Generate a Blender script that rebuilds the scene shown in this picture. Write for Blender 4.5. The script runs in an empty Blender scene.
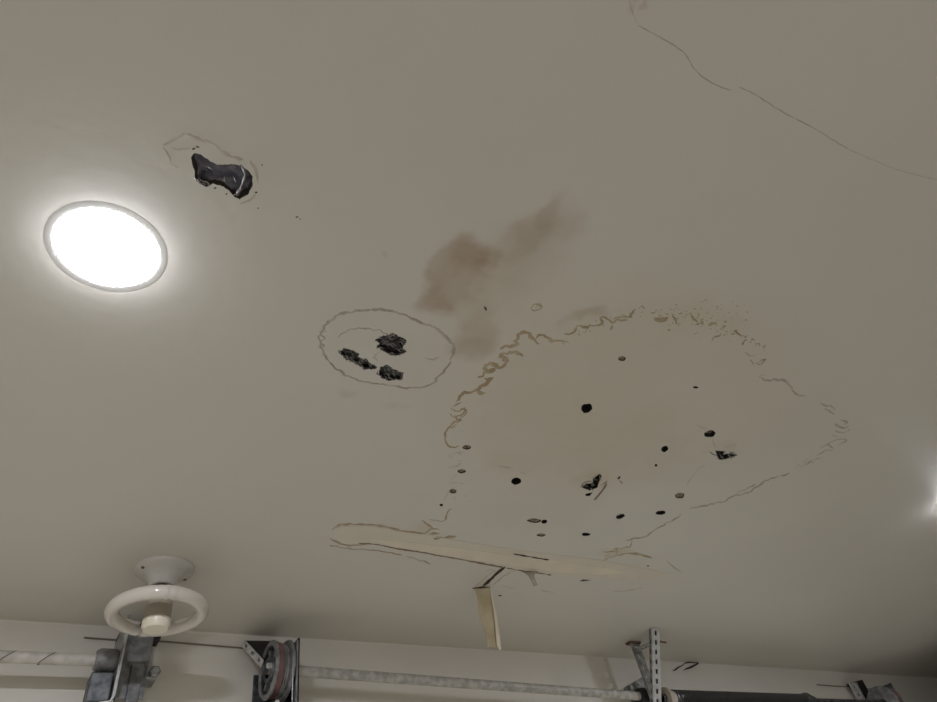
import bpy, bmesh, math, random
import numpy as np
from mathutils import Vector, Matrix, noise
from mathutils.geometry import delaunay_2d_cdt

scene = bpy.context.scene
col = scene.collection
R = math.radians
random.seed(11)

# ------------------------------------------------------------ camera
FPX, CX, CY = 650.0, 468.5, 351.0          # focal length and centre in pixels of the 937x702 frame
CAM = Vector((0.0, 0.0, 1.79))
YAW, PITCH, ROLL = R(40.19), R(43.82), R(-12.84)
fwd = Vector((math.sin(YAW) * math.cos(PITCH), math.cos(YAW) * math.cos(PITCH), math.sin(PITCH)))
rt0 = Vector((math.cos(YAW), -math.sin(YAW), 0)); up0 = rt0.cross(fwd)
rt = rt0 * math.cos(ROLL) + up0 * math.sin(ROLL)
up = up0 * math.cos(ROLL) - rt0 * math.sin(ROLL)
cd = bpy.data.cameras.new('camera'); cam = bpy.data.objects.new('camera', cd); col.objects.link(cam)
cd.sensor_width = 36.0; cd.lens = 36.0 * FPX / 937.0; cd.clip_start = 0.02
m3 = Matrix((rt, up, -fwd)).transposed()
cam.matrix_world = Matrix.Translation(CAM) @ m3.to_4x4()
scene.camera = cam

# ------------------------------------------------------------ world, exposure
w = bpy.data.worlds.new('world'); scene.world = w; w.use_nodes = True
w.node_tree.nodes['Background'].inputs[0].default_value = (0.02, 0.02, 0.022, 1)
w.node_tree.nodes['Background'].inputs[1].default_value = 1.0
vs = scene.view_settings
vs.view_transform = 'Standard'; vs.look = 'None'; vs.gamma = 1.0; vs.use_curve_mapping = False
vs.exposure = 0.0
LED_POWER = 490.0                           # radiance of the lit lamp diffusers
LED_COLOR = (0.87, 0.90, 1.0, 1)

# ------------------------------------------------------------ dimensions (metres)
CE = 2.44                                   # ceiling height, 0.65 m above the camera
YW = 1.497                                  # wall over the garage doors
XL, XR, YB = -2.95, 3.60, -4.6

def ray(x, y): return fwd * FPX + rt * (x - CX) - up * (y - CY)
def onC(x, y, z=CE):
    d = ray(x, y); return CAM + d * ((z - CAM.z) / d.z)
def onY(x, y, Y):
    d = ray(x, y); return CAM + d * (Y / d.y)
def onX(x, y, X):
    d = ray(x, y); return CAM + d * (X / d.x)

# ------------------------------------------------------------ materials
MATS = {}
def mat(name, color, rough=0.6, metal=0.0, spec=0.5, var=0.0, vscale=20.0, color2=None, bump=0.0, bscale=60.0, emit=None, coat=0.0):
    m = bpy.data.materials.new(name); m.use_nodes = True
    nt = m.node_tree; b = nt.nodes['Principled BSDF']
    b.inputs['Roughness'].default_value = rough; b.inputs['Metallic'].default_value = metal
    b.inputs['Specular IOR Level'].default_value = spec
    b.inputs['Base Color'].default_value = (*color, 1)
    b.inputs['Coat Weight'].default_value = coat
    tc = nt.nodes.new('ShaderNodeTexCoord')
    if var > 0 or color2:
        n = nt.nodes.new('ShaderNodeTexNoise'); n.inputs['Scale'].default_value = vscale; n.inputs['Detail'].default_value = 6
        nt.links.new(tc.outputs['Object'], n.inputs['Vector'])
        r = nt.nodes.new('ShaderNodeValToRGB')
        c2 = color2 if color2 else tuple(c * (1 - var) for c in color)
        r.color_ramp.elements[0].position = 0.38; r.color_ramp.elements[1].position = 0.62
        r.color_ramp.elements[0].color = (*c2, 1); r.color_ramp.elements[1].color = (*color, 1)
        nt.links.new(n.outputs['Fac'], r.inputs['Fac']); nt.links.new(r.outputs['Color'], b.inputs['Base Color'])
    if bump > 0:
        n2 = nt.nodes.new('ShaderNodeTexNoise'); n2.inputs['Scale'].default_value = bscale; n2.inputs['Detail'].default_value = 5
        nt.links.new(tc.outputs['Object'], n2.inputs['Vector'])
        bp = nt.nodes.new('ShaderNodeBump'); bp.inputs['Strength'].default_value = bump; bp.inputs['Distance'].default_value = 0.002
        nt.links.new(n2.outputs['Fac'], bp.inputs['Height']); nt.links.new(bp.outputs['Normal'], b.inputs['Normal'])
    if emit:
        b.inputs['Emission Color'].default_value = emit[0]; b.inputs['Emission Strength'].default_value = emit[1]
    MATS[name] = m
    return m

CEIL_RGB = (0.635, 0.600, 0.530)
mat('wall_paint', (0.70, 0.655, 0.575), 0.55, var=0.06, vscale=3, bump=0.06, bscale=120)
mat('room_paint', (0.74, 0.715, 0.665), 0.6, var=0.05, vscale=2)
mat('bounce_cut_dark', (0.10, 0.085, 0.065), 0.8, var=0.3, vscale=6)  # dark tone invented for the unseen right wall and cabinet to cut bounced light
mat('grey_steel', (0.27, 0.27, 0.265), 0.5, 0.4, color2=(0.15, 0.15, 0.15), vscale=60)
mat('tape_faint', (0.66, 0.60, 0.495), 0.75, var=0.04, vscale=18)
mat('concrete', (0.585, 0.55, 0.455), 0.8, var=0.2, vscale=2, bump=0.1)
mat('door_paint', (0.78, 0.76, 0.71), 0.5)
mat('galvanised', (0.42, 0.43, 0.42), 0.42, 0.75, color2=(0.24, 0.25, 0.245), vscale=60, bump=0.1, bscale=150)
mat('bright_steel', (0.64, 0.63, 0.60), 0.42, 0.25, color2=(0.50, 0.49, 0.47), vscale=70)
mat('dark_steel', (0.16, 0.165, 0.17), 0.45, 0.7, color2=(0.07, 0.075, 0.08), vscale=70, bump=0.15, bscale=120)
mat('black_steel', (0.03, 0.03, 0.032), 0.5, 0.3, color2=(0.015, 0.015, 0.016), vscale=50)
mat('spring_steel', (0.10, 0.10, 0.10), 0.38, 0.8)
mat('overspray_tube', (0.52, 0.49, 0.43), 0.5, 0.1, color2=(0.33, 0.32, 0.285), vscale=60, bump=0.1)
mat('white_tube', (0.60, 0.56, 0.49), 0.5, color2=(0.44, 0.41, 0.36), vscale=38)
mat('red_paint', (0.26, 0.12, 0.11), 0.5, 0.2, color2=(0.16, 0.09, 0.085), vscale=60)
mat('aged_cone', (0.48, 0.42, 0.34), 0.6, var=0.3, vscale=40)
mat('rust', (0.16, 0.09, 0.05), 0.8, var=0.4, vscale=60)
mat('trim_white', (0.78, 0.76, 0.72), 0.45)
mat('diffuser', (0.9, 0.9, 0.9), 0.5, emit=(LED_COLOR, LED_POWER))
mat('tube_glass', (0.64, 0.59, 0.515), 0.10, coat=0.5, var=0.05, vscale=8)
mat('porcelain', (0.54, 0.505, 0.45), 0.3, var=0.04, vscale=10)
mat('socket_beige', (0.40, 0.36, 0.28), 0.5, var=0.15, vscale=30)
mat('cap_cream', (0.74, 0.68, 0.54), 0.35)
mat('wire_brown', (0.12, 0.05, 0.03), 0.5)
mat('wire_beige', (0.62, 0.48, 0.34), 0.5)
mat('neck_black', (0.03, 0.025, 0.02), 0.5)
mat('peel_brown', (0.33, 0.24, 0.135), 0.8, color2=(0.46, 0.375, 0.26), vscale=45)
mat('peel_grey', (0.34, 0.295, 0.235), 0.8, color2=(0.49, 0.44, 0.365), vscale=45)
mat('peel_faint', (0.45, 0.405, 0.335), 0.8, color2=(0.56, 0.51, 0.43), vscale=45)
mat('mildew', (0.12, 0.10, 0.07), 0.9, var=0.4, vscale=80)
mat('stain_ochre', (0.34, 0.26, 0.13), 0.8, color2=(0.48, 0.41, 0.29), vscale=35)
mat('tape_paper', (0.74, 0.655, 0.52), 0.75, color2=(0.68, 0.61, 0.495), vscale=18, bump=0.12, bscale=40)
mat('flap_paper', (0.60, 0.515, 0.36), 0.75, color2=(0.44, 0.36, 0.22), vscale=16, bump=0.2, bscale=40)
mat('flap_pale', (0.78, 0.69, 0.53), 0.7, var=0.1, vscale=20)
mat('crack_dark', (0.05, 0.038, 0.025), 0.9)
mat('crack_brown', (0.22, 0.165, 0.10), 0.9)
mat('hairline', (0.42, 0.38, 0.315), 0.9)
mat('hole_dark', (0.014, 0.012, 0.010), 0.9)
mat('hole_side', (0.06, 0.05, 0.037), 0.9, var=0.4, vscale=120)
mat('hole_shallow', (0.34, 0.28, 0.20), 0.9, color2=(0.10, 0.08, 0.055), vscale=170)
mat('tar_paper', (0.050, 0.046, 0.074), 0.42, spec=0.6, color2=(0.15, 0.14, 0.165), vscale=85, bump=0.5, bscale=90)  # bluish tint puts the lamp's purple glow into the dark backing colour
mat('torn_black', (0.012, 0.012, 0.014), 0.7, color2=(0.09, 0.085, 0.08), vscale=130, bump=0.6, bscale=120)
mat('flake_grey', (0.24, 0.225, 0.205), 0.7, var=0.35, vscale=90)
mat('marker_ink', (0.02, 0.02, 0.018), 0.6)
mat('cord_grey', (0.17, 0.14, 0.11), 0.7)
mat('lift_cable', (0.3, 0.3, 0.3), 0.4, 0.8)

# ceiling paint: off-white with brown water stains of their own shape
def ceiling_material():
    m = bpy.data.materials.new('ceiling_paint'); m.use_nodes = True
    nt = m.node_tree; L = nt.links.new; b = nt.nodes['Principled BSDF']
    b.inputs['Roughness'].default_value = 0.48; b.inputs['Specular IOR Level'].default_value = 0.45
    def N(t, **k):
        n = nt.nodes.new(t)
        for a, v in k.items(): setattr(n, a, v)
        return n
    tc = N('ShaderNodeTexCoord')
    n1 = N('ShaderNodeTexNoise'); n1.inputs['Scale'].default_value = 14; n1.inputs['Detail'].default_value = 6
    L(tc.outputs['Object'], n1.inputs['Vector'])
    sub = N('ShaderNodeVectorMath', operation='SUBTRACT'); L(n1.outputs['Color'], sub.inputs[0]); sub.inputs[1].default_value = (0.5, 0.5, 0.5)
    sc = N('ShaderNodeVectorMath', operation='SCALE'); L(sub.outputs[0], sc.inputs[0]); sc.inputs['Scale'].default_value = 0.10
    ad = N('ShaderNodeVectorMath', operation='ADD'); L(tc.outputs['Object'], ad.inputs[0]); L(sc.outputs[0], ad.inputs[1])
    nb = N('ShaderNodeTexNoise'); nb.inputs['Scale'].default_value = 2.2; nb.inputs['Detail'].default_value = 4
    L(tc.outputs['Object'], nb.inputs['Vector'])
    rp = N('ShaderNodeValToRGB'); L(nb.outputs['Fac'], rp.inputs['Fac'])
    rp.color_ramp.elements[0].position = .3; rp.color_ramp.elements[1].position = .7
    rp.color_ramp.elements[0].color = (*[c * .95 for c in CEIL_RGB], 1); rp.color_ramp.elements[1].color = (*CEIL_RGB, 1)
    cur = rp.outputs['Color']
    mott = N('ShaderNodeTexNoise'); mott.inputs['Scale'].default_value = 30; mott.inputs['Detail'].default_value = 4
    L(tc.outputs['Object'], mott.inputs['Vector'])
    mr0 = N('ShaderNodeMapRange'); L(mott.outputs['Fac'], mr0.inputs['Value'])
    mr0.inputs['From Min'].default_value = .3; mr0.inputs['From Max'].default_value = .7
    mr0.inputs['To Min'].default_value = .72; mr0.inputs['To Max'].default_value = 1.0
    BR, OL, GY = (0.66, 0.53, 0.42), (0.86, 0.78, 0.60), (0.80, 0.77, 0.72)
    # centre, half axes in photo pixels, tilt, strength, softness, tint
    blobs = [
        (455, 277, 43, 29, -48, .62, .62, BR), (436, 296, 24, 20, -60, .45, .4, BR), (470, 262, 28, 22, -30, .5, .4, BR),
        (527, 232, 52, 22, -36, .42, .3, BR), (553, 208, 30, 14, -52, .38, .2, BR), (562, 228, 30, 22, -20, .3, .2, BR),
        (515, 258, 72, 42, -30, .36, .2, BR), (478, 326, 24, 36, 15, .45, .35, BR), (468, 348, 26, 18, -10, .4, .2, BR),
        (500, 290, 70, 46, -20, .22, .1, OL),
        (628, 440, 85, 50, 0, .26, .1, OL), (650, 425, 40, 26, -10, .18, .1, OL), (500, 465, 40, 14, 0, .3, .1, OL),
        (640, 400, 190, 95, 0, .22, .6, OL), (540, 470, 90, 70, 0, .2, .5, OL), (580, 372, 120, 50, -14, .18, .5, OL),
        (588, 319, 34, 8, -14, .55, .3, BR), (700, 318, 70, 22, 8, .25, .1, OL),
        (340, 397, 15, 6, 0, .6, .1, GY), (385, 258, 6, 5, 0, .6, .1, GY), (400, 405, 20, 5, -10, .35, .1, GY),
        (614, 553, 20, 6, 0, .8, .1, OL), (400, 537, 60, 9, 5, .45, .2, OL), (630, 572, 60, 14, 8, .25, .1, OL),
        (632, 4, 9, 8, 30, .45, .1, BR), (646, 8, 5, 4, 0, .5, .1, BR), (595, 482, 20, 12, 0, .5, .2, OL),
        (722, 452, 20, 9, 0, .45, .2, GY), (430, 527, 16, 8, 0, .5, .2, OL),
    ]
    for (px, py, ax, ay, rot, st, soft, tint) in blobs:
        c = onC(px, py); ca, sa = math.cos(R(rot)), math.sin(R(rot))
        a = onC(px + ca * ax, py + sa * ax) - c; q = onC(px - sa * ay, py + ca * ay) - c
        M = np.linalg.inv(np.array([[a.x, q.x], [a.y, q.y]]))
        s = N('ShaderNodeVectorMath', operation='SUBTRACT'); L(ad.outputs[0], s.inputs[0]); s.inputs[1].default_value = (c.x, c.y, CE)
        d1 = N('ShaderNodeVectorMath', operation='DOT_PRODUCT'); L(s.outputs[0], d1.inputs[0]); d1.inputs[1].default_value = (M[0, 0], M[0, 1], 0)
        d2 = N('ShaderNodeVectorMath', operation='DOT_PRODUCT'); L(s.outputs[0], d2.inputs[0]); d2.inputs[1].default_value = (M[1, 0], M[1, 1], 0)
        cb = N('ShaderNodeCombineXYZ'); L(d1.outputs['Value'], cb.inputs[0]); L(d2.outputs['Value'], cb.inputs[1])
        ln = N('ShaderNodeVectorMath', operation='LENGTH'); L(cb.outputs[0], ln.inputs[0])
        mr = N('ShaderNodeMapRange', interpolation_type='SMOOTHSTEP'); L(ln.outputs['Value'], mr.inputs['Value'])
        mr.inputs['From Min'].default_value = soft; mr.inputs['From Max'].default_value = 1.15
        mr.inputs['To Min'].default_value = st; mr.inputs['To Max'].default_value = 0.0
        mu = N('ShaderNodeMath', operation='MULTIPLY'); L(mr.outputs[0], mu.inputs[0]); L(mr0.outputs[0], mu.inputs[1])
        mx = N('ShaderNodeMix', data_type='RGBA', blend_type='MULTIPLY'); L(mu.outputs[0], mx.inputs['Factor'])
        L(cur, mx.inputs['A']); mx.inputs['B'].default_value = (*tint, 1)
        cur = mx.outputs['Result']
    L(cur, b.inputs['Base Color'])
    n2 = N('ShaderNodeTexNoise'); n2.inputs['Scale'].default_value = 55; n2.inputs['Detail'].default_value = 5
    L(tc.outputs['Object'], n2.inputs['Vector'])
    bp = N('ShaderNodeBump'); bp.inputs['Strength'].default_value = 0.10; bp.inputs['Distance'].default_value = 0.002
    L(n2.outputs['Fac'], bp.inputs['Height']); L(bp.outputs['Normal'], b.inputs['Normal'])
    MATS['ceiling_paint'] = m
ceiling_material()

# ------------------------------------------------------------ helpers
def link(o, parent=None):
    col.objects.link(o)
    if parent is not None:
        o.parent = parent
        o.matrix_parent_inverse = parent.matrix_basis.inverted()
    return o
def obj(name, bm, m, parent=None, smooth=False, kind=None):
    me = bpy.data.meshes.new(name); bm.normal_update(); bm.to_mesh(me); bm.free()
    for k in (m if isinstance(m, (list, tuple)) else [m]): me.materials.append(MATS[k])
    if smooth:
        for p in me.polygons: p.use_smooth = True
        me.set_sharp_from_angle(angle=R(38))
    o = bpy.data.objects.new(name, me); link(o, parent)
    if kind: o['kind'] = kind
    return o
def thing(name, loc, label, cat, group=None):
    o = bpy.data.objects.new(name, None); o.empty_display_size = 0.05; o.location = loc; col.objects.link(o)
    o['label'] = label; o['category'] = cat
    if group: o['group'] = group
    return o
def tag(o, label, cat, group=None):
    o['label'] = label; o['category'] = cat
    if group: o['group'] = group
    return o
def BM(): return bmesh.new()
def box(bm, x0, x1, y0, y1, z0, z1, bev=0.0):
    vs_ = bmesh.ops.create_cube(bm, size=1.0)['verts']
    for v in vs_: v.co = Vector((x0 + (v.co.x + .5) * (x1 - x0), y0 + (v.co.y + .5) * (y1 - y0), z0 + (v.co.z + .5) * (z1 - z0)))
    if bev > 0:
        es = {e for v in vs_ for e in v.link_edges}
        bmesh.ops.bevel(bm, geom=list(es), offset=bev, segments=2, affect='EDGES', profile=.5)
    return bm
def frame(axis):
    a = Vector(axis).normalized(); t = Vector((0, 0, 1)) if abs(a.z) < .9 else Vector((1, 0, 0))
    u = a.cross(t).normalized(); return a, u, a.cross(u).normalized()
def lathe(bm, origin, axis, prof, n=32, closed=False, m=0):
    """profile of (distance along axis, radius)"""
    a, u, v = frame(axis); o = Vector(origin); rings = []
    for (d, r) in prof:
        if r < 1e-6: rings.append([bm.verts.new(o + a * d)])
        else: rings.append([bm.verts.new(o + a * d + (u * math.cos(2 * math.pi * k / n) + v * math.sin(2 * math.pi * k / n)) * r) for k in range(n)])
    prs = list(zip(rings, rings[1:])) + ([(rings[-1], rings[0])] if closed else [])
    for A, B in prs:
        for k in range(n):
            k2 = (k + 1) % n
            if len(A) == 1 and len(B) == 1: continue
            if len(A) == 1: f = bm.faces.new((A[0], B[k2], B[k]))
            elif len(B) == 1: f = bm.faces.new((A[k], A[k2], B[0]))
            else: f = bm.faces.new((A[k], A[k2], B[k2], B[k]))
            f.material_index = m
    bmesh.ops.recalc_face_normals(bm, faces=bm.faces)
    return bm
def tube(bm, pts, r, n=8, cap=True):
    pts = [Vector(p) for p in pts]; rings = []; prev = None
    for i, p in enumerate(pts):
        t = (pts[min(i + 1, len(pts) - 1)] - pts[max(i - 1, 0)]).normalized()
        if prev is None: _, u, _ = frame(t)
        else: u = (prev - t * prev.dot(t)).normalized()
        prev = u; v = t.cross(u)
        rr = r[i] if isinstance(r, (list, tuple)) else r
        rings.append([bm.verts.new(p + (u * math.cos(2 * math.pi * k / n) + v * math.sin(2 * math.pi * k / n)) * rr) for k in range(n)])
    for A, B in zip(rings, rings[1:]):
        for k in range(n): bm.faces.new((A[k], A[(k + 1) % n], B[(k + 1) % n], B[k]))
    if cap: bm.faces.new(rings[0][::-1]); bm.faces.new(rings[-1])
    return bm
def bolt(bm, p, axis, r=.007, h=.006):
    return lathe(bm, p, axis, [(0, 0), (0, r), (h * .8, r), (h, r * .75), (h, 0)], n=6)
def catmull(pts, step=1.5):
    P = [Vector((x, y)) for x, y in pts]; out = []
    if len(P) == 2:
        n = max(2, int((P[1] - P[0]).length / step)); return [P[0].lerp(P[1], i / n) for i in range(n + 1)]
    for i in range(len(P) - 1):
        p0, p1, p2, p3 = P[max(i - 1, 0)], P[i], P[i + 1], P[min(i + 2, len(P) - 1)]
        n = max(2, int((p2 - p1).length / step))
        for k in range(n):
            t = k / n
            out.append(.5 * ((2 * p1) + (p2 - p0) * t + (2 * p0 - 5 * p1 + 4 * p2 - p3) * t * t + (3 * p1 - p0 - 3 * p2 + p3) * t ** 3))
    out.append(P[-1]); return out
WS = 1.0
def ribbon(bm, pts, w=.0032, wob=.5, h=.0007, proj=onC, drop=Vector((0, 0, -1)), var=.5, taper=True, m=0):
    """a raised, uneven line (curled paint edge or crack lip) that follows points of the surface"""
    c = catmull(pts); s = random.uniform(0, 100); q = []
    for i, p in enumerate(c):
        o = Vector((noise.noise((p.x * .21 + s, p.y * .21, 0)), noise.noise((p.x * .21, p.y * .21 + s, 5)))) * wob * 1.6 \
            + Vector((noise.noise((p.x * .6 + s, p.y * .6, 2)), noise.noise((p.x * .6, p.y * .6 + s, 7)))) * wob
        q.append(proj(p.x + o.x, p.y + o.y))
    nrm = drop; rows = []
    for i, p in enumerate(q):
        t = q[min(i + 1, len(q) - 1)] - q[max(i - 1, 0)]
        if t.length < 1e-9: t = Vector((1, 0, 0))
        sd = t.normalized().cross(nrm).normalized()
        k = 1 + var * 1.7 * noise.noise((i * .23 + s, 3.1, s))
        if taper: k *= min(1, .3 + min(i, len(q) - 1 - i) / 4)
        ww = w * .5 * WS * max(.25, k)
        rows.append((bm.verts.new(p + sd * ww + nrm * .00012), bm.verts.new(p + nrm * h * max(.4, k)), bm.verts.new(p - sd * ww + nrm * .00012)))
    for A, B in zip(rows, rows[1:]):
        for j in (0, 1):
            f = bm.faces.new((A[j], A[j + 1], B[j + 1], B[j])); f.material_index = m
def fleck(bm, x, y, rx, ry, rot=0, n=7, h=.0006, m=0):
    """small lifted flake of paint or spot of mould, as a low irregular cap"""
    ca, sa = math.cos(R(rot)), math.sin(R(rot)); ring = []
    for k in range(n):
        a = 2 * math.pi * k / n; j = random.uniform(.7, 1.2)
        u, v = rx * math.cos(a) * j, ry * math.sin(a) * j
        p = onC(x + u * ca - v * sa, y + u * sa + v * ca); ring.append(bm.verts.new(p - Vector((0, 0, .0001))))
    c = bm.verts.new(onC(x, y) - Vector((0, 0, h)))
    for k in range(n):
        f = bm.faces.new((ring[k], ring[(k + 1) % n], c)); f.material_index = m
def ell_poly(x, y, rx, ry, rot=0, n=14, jit=.10):
    ca, sa = math.cos(R(rot)), math.sin(R(rot)); out = []
    for k in range(n):
        a = 2 * math.pi * k / n; j = 1 + random.uniform(-jit, jit)
        u, v = rx * math.cos(a) * j, ry * math.sin(a) * j
        out.append((x + u * ca - v * sa, y + u * sa + v * ca))
    return out
def crop(pts, x0, y0, s): return [(x0 + x / s, y0 + y / s) for x, y in pts]
def rough_poly(pts, amp=.8, step=2.0):
    pts = list(pts); out = []; s = random.uniform(0, 50)
    for i in range(len(pts)):
        a, b = Vector(pts[i]), Vector(pts[(i + 1) % len(pts)]); n = max(1, int((b - a).length / step))
        for k in range(n):
            p = a.lerp(b, k / n)
            out.append((p.x + amp * noise.noise((p.x * .4 + s, p.y * .4, 1)), p.y + amp * noise.noise((p.x * .4, p.y * .4 + s, 4))))
    return out
def inside(p, poly):
    x, y = p; r = False; j = len(poly) - 1
    for i in range(len(poly)):
        xi, yi = poly[i]; xj, yj = poly[j]
        if (yi > y) != (yj > y) and x < (xj - xi) * (y - yi) / (yj - yi) + xi: r = not r
        j = i
    return r

# ------------------------------------------------------------ room shell
def shell(name, bm, m):
    o = obj(name, bm, m); o['kind'] = 'structure'; return o
fl = shell('floor', box(BM(), XL - .1, XR + .1, YB - .1, YW + .1, -.1, 0), 'concrete')
shell('wall_left', box(BM(), XL - .1, XL, YB - .1, YW + .1, 0, CE + .02), 'room_paint')
shell('wall_right', box(BM(), XR, XR + .1, YB - .1, YW + .1, 0, CE + .02), 'bounce_cut_dark')
shell('wall_back', box(BM(), XL, XR, YB - .1, YB, 0, CE + .02), 'room_paint')
# wall with the two door openings: header over the doors and the piers between them
bm = BM(); ZH = 2.13
D1, D2 = (-2.30, .13), (.55, 2.78)
box(bm, XL, XR, YW, YW + .12, ZH, CE + .02)
for a, b_ in ((XL, D1[0]), (D1[1], D2[0]), (D2[1], XR)): box(bm, a, b_, YW, YW + .12, 0, ZH)
wall_front = shell('wall_front', bm, 'wall_paint')
for i, (a, b_) in enumerate((D1, D2)):
    bm = BM(); box(bm, a, b_, YW + .05, YW + .09, 0, ZH)
    d = shell('door_%d' % (i + 1), bm, 'door_paint')
    for k in range(4):
        for j in range(4):
            bm = BM(); wd = (b_ - a) / 4; z0 = k * ZH / 4
            box(bm, a + j * wd + .07, a + (j + 1) * wd - .07, YW + .035, YW + .052, z0 + .09, z0 + ZH / 4 - .09, .008)
            obj('panel', bm, 'door_paint', d)
# plastered cove where ceiling meets wall: a soft rounded fillet
bm = BM(); rc = .004; rows = []
for k in range(9):
    a = math.pi / 2 * k / 8
    y, z = YW - rc + rc * math.sin(a), CE - rc + rc * math.cos(a)
    rows.append((bm.verts.new((XL, y, z - .0003)), bm.verts.new((XR, y, z - .0003))))
for A, B in zip(rows, rows[1:]): bm.faces.new((A[0], B[0], B[1], A[1]))
t1 = shell('trim_1', bm, 'wall_paint')
for p in t1.data.polygons: p.use_smooth = True

# ------------------------------------------------------------ ceiling with real holes
HOLES = []          # (polygon in photo pixels, depth, style)
A_poly = rough_poly([(191, 157.2), (194.2, 153), (201.3, 154.6), (209, 160.4), (218, 164.9), (224.4, 164.2), (233.3, 164.2), (241, 165.5), (248.7, 170.6), (252.6, 176.4), (252.6, 185.4), (248, 194.4), (239.7, 199.2), (234.6, 197), (229.5, 191), (221.8, 186), (212.8, 183.5), (206.4, 186.7), (200, 184), (194.9, 179), (194.9, 171.3), (192.3, 164.9)], .7)
HOLES.append((A_poly, .009, 'tar'))
B_poly = rough_poly(crop([(390, 315), (430, 290), (490, 283), (530, 300), (550, 325), (530, 345), (552, 372), (520, 392), (470, 388), (430, 365), (398, 352), (420, 330)], 300, 280, 5.206), 1.6, 1.1)
C_poly = rough_poly(crop([(205, 375), (240, 358), (300, 380), (300, 400), (370, 435), (402, 458), (385, 465), (340, 462), (260, 420)], 300, 280, 5.206), 1.3, 1.1)
C2_poly = rough_poly(crop([(415, 455), (450, 445), (490, 465), (535, 485), (525, 515), (470, 522), (430, 508), (410, 495)], 300, 280, 5.206), 1.3, 1.1)
HOLES += [(B_poly, .010, 'torn'), (C_poly, .007, 'torn'), (C2_poly, .007, 'torn')]
HOLES += [
    (ell_poly(586.5, 408.3, 5.8, 4.6, -15), .03, 'dark'), (ell_poly(516, 481.3, 5.2, 3.6, -5), .03, 'dark'),
    (ell_poly(664.7, 448.8, 3.6, 3.0, -20), .012, 'mid'), (ell_poly(709.8, 433.8, 5.6, 3.5, -10), .008, 'mid'),
    (ell_poly(679.6, 495.6, 5.0, 2.9, -8), .0022, 'shallow'), (ell_poly(660.7, 512.8, 5.0, 2.1, -4), .03, 'dark'),
    (ell_poly(620.2, 516.4, 4.8, 2.3, -18), .007, 'mid'), (ell_poly(541, 535, 4.2, 1.6), .0022, 'shallow'),
    (ell_poly(585.8, 534.4, 4.2, 1.7), .03, 'dark'), (ell_poly(466.8, 447.2, 4.6, 2.3), .0022, 'shallow'),
    (ell_poly(461.6, 471.2, 4.2, 2.0, 5), .0022, 'shallow'), (ell_poly(452.9, 491.3, 3.6, 2.2), .0022, 'shallow'),
    (ell_poly(622, 358.5, 3.8, 2.4), .0022, 'shallow'), (ell_poly(695.5, 387.3, 2.6, 1.1, 5), .008, 'mid'),
    (ell_poly(534, 520.6, 7.0, 2.2, 2), .0022, 'shallow'), (ell_poly(544.3, 521.6, 3.0, 2.0), .03, 'dark'),
    (rough_poly(crop([(115, 445), (150, 420), (160, 432), (145, 462), (138, 490), (100, 503), (62, 487), (78, 470), (112, 470)], 570, 390, 5.017), .4), .014, 'torn'),
    (rough_poly(crop([(75, 522), (115, 513), (98, 532), (80, 532)], 570, 390, 5.017), .2), .012, 'dark'),
    (rough_poly(crop([(728, 303), (772, 308), (768, 326), (795, 318), (832, 326), (785, 346), (748, 348)], 570, 390, 5.017), .4), .012, 'torn'),
    (rough_poly(crop([(236, 446), (248, 432), (254, 436), (246, 448)], 570, 390, 5.017), .1), .006, 'mid'),
    (ell_poly(656, 465.3, 1.4, 1.2), .005, 'mid'), (ell_poly(441.2, 505, 1.7, 1.3), .004, 'mid'),
]
polys = [[(onC(x, y).x, onC(x, y).y) for x, y in p] for p, _, _ in HOLES]
verts = [Vector(v) for v in ((XL - .1, YB - .1), (XR + .1, YB - .1), (XR + .1, YW + .1), (XL - .1, YW + .1))]; edges = [(0, 1), (1, 2), (2, 3), (3, 0)]
for pl in polys:
    s = len(verts); verts += [Vector(p) for p in pl]; edges += [(s + i, s + (i + 1) % len(pl)) for i in range(len(pl))]
ov, oe, of, *_ = delaunay_2d_cdt(verts, edges, [], 0, 1e-6)
bm = BM(); bv = [bm.verts.new((v.x, v.y, CE)) for v in ov]
bbs = [(min(p[0] for p in pl), max(p[0] for p in pl), min(p[1] for p in pl), max(p[1] for p in pl)) for pl in polys]
for f in of:
    c = sum((ov[i] for i in f), Vector((0, 0))) / len(f)
    if any(b_[0] < c.x < b_[1] and b_[2] < c.y < b_[3] and inside((c.x, c.y), pl) for b_, pl in zip(bbs, polys)): continue
    try: bm.faces.new([bv[i] for i in f])
    except ValueError: pass
for f in bm.faces:
    f.normal_update()
    if f.normal.z > 0: f.normal_flip()
ceiling = shell('ceiling', bm, 'ceiling_paint')
# lath and joist space that closes the ceiling from above
bm = BM(); box(bm, XL - .1, XR + .1, YB - .1, YW + .1, CE + .06, CE + .10)
obj('upper_boarding', bm, 'hole_dark', ceiling)

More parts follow.
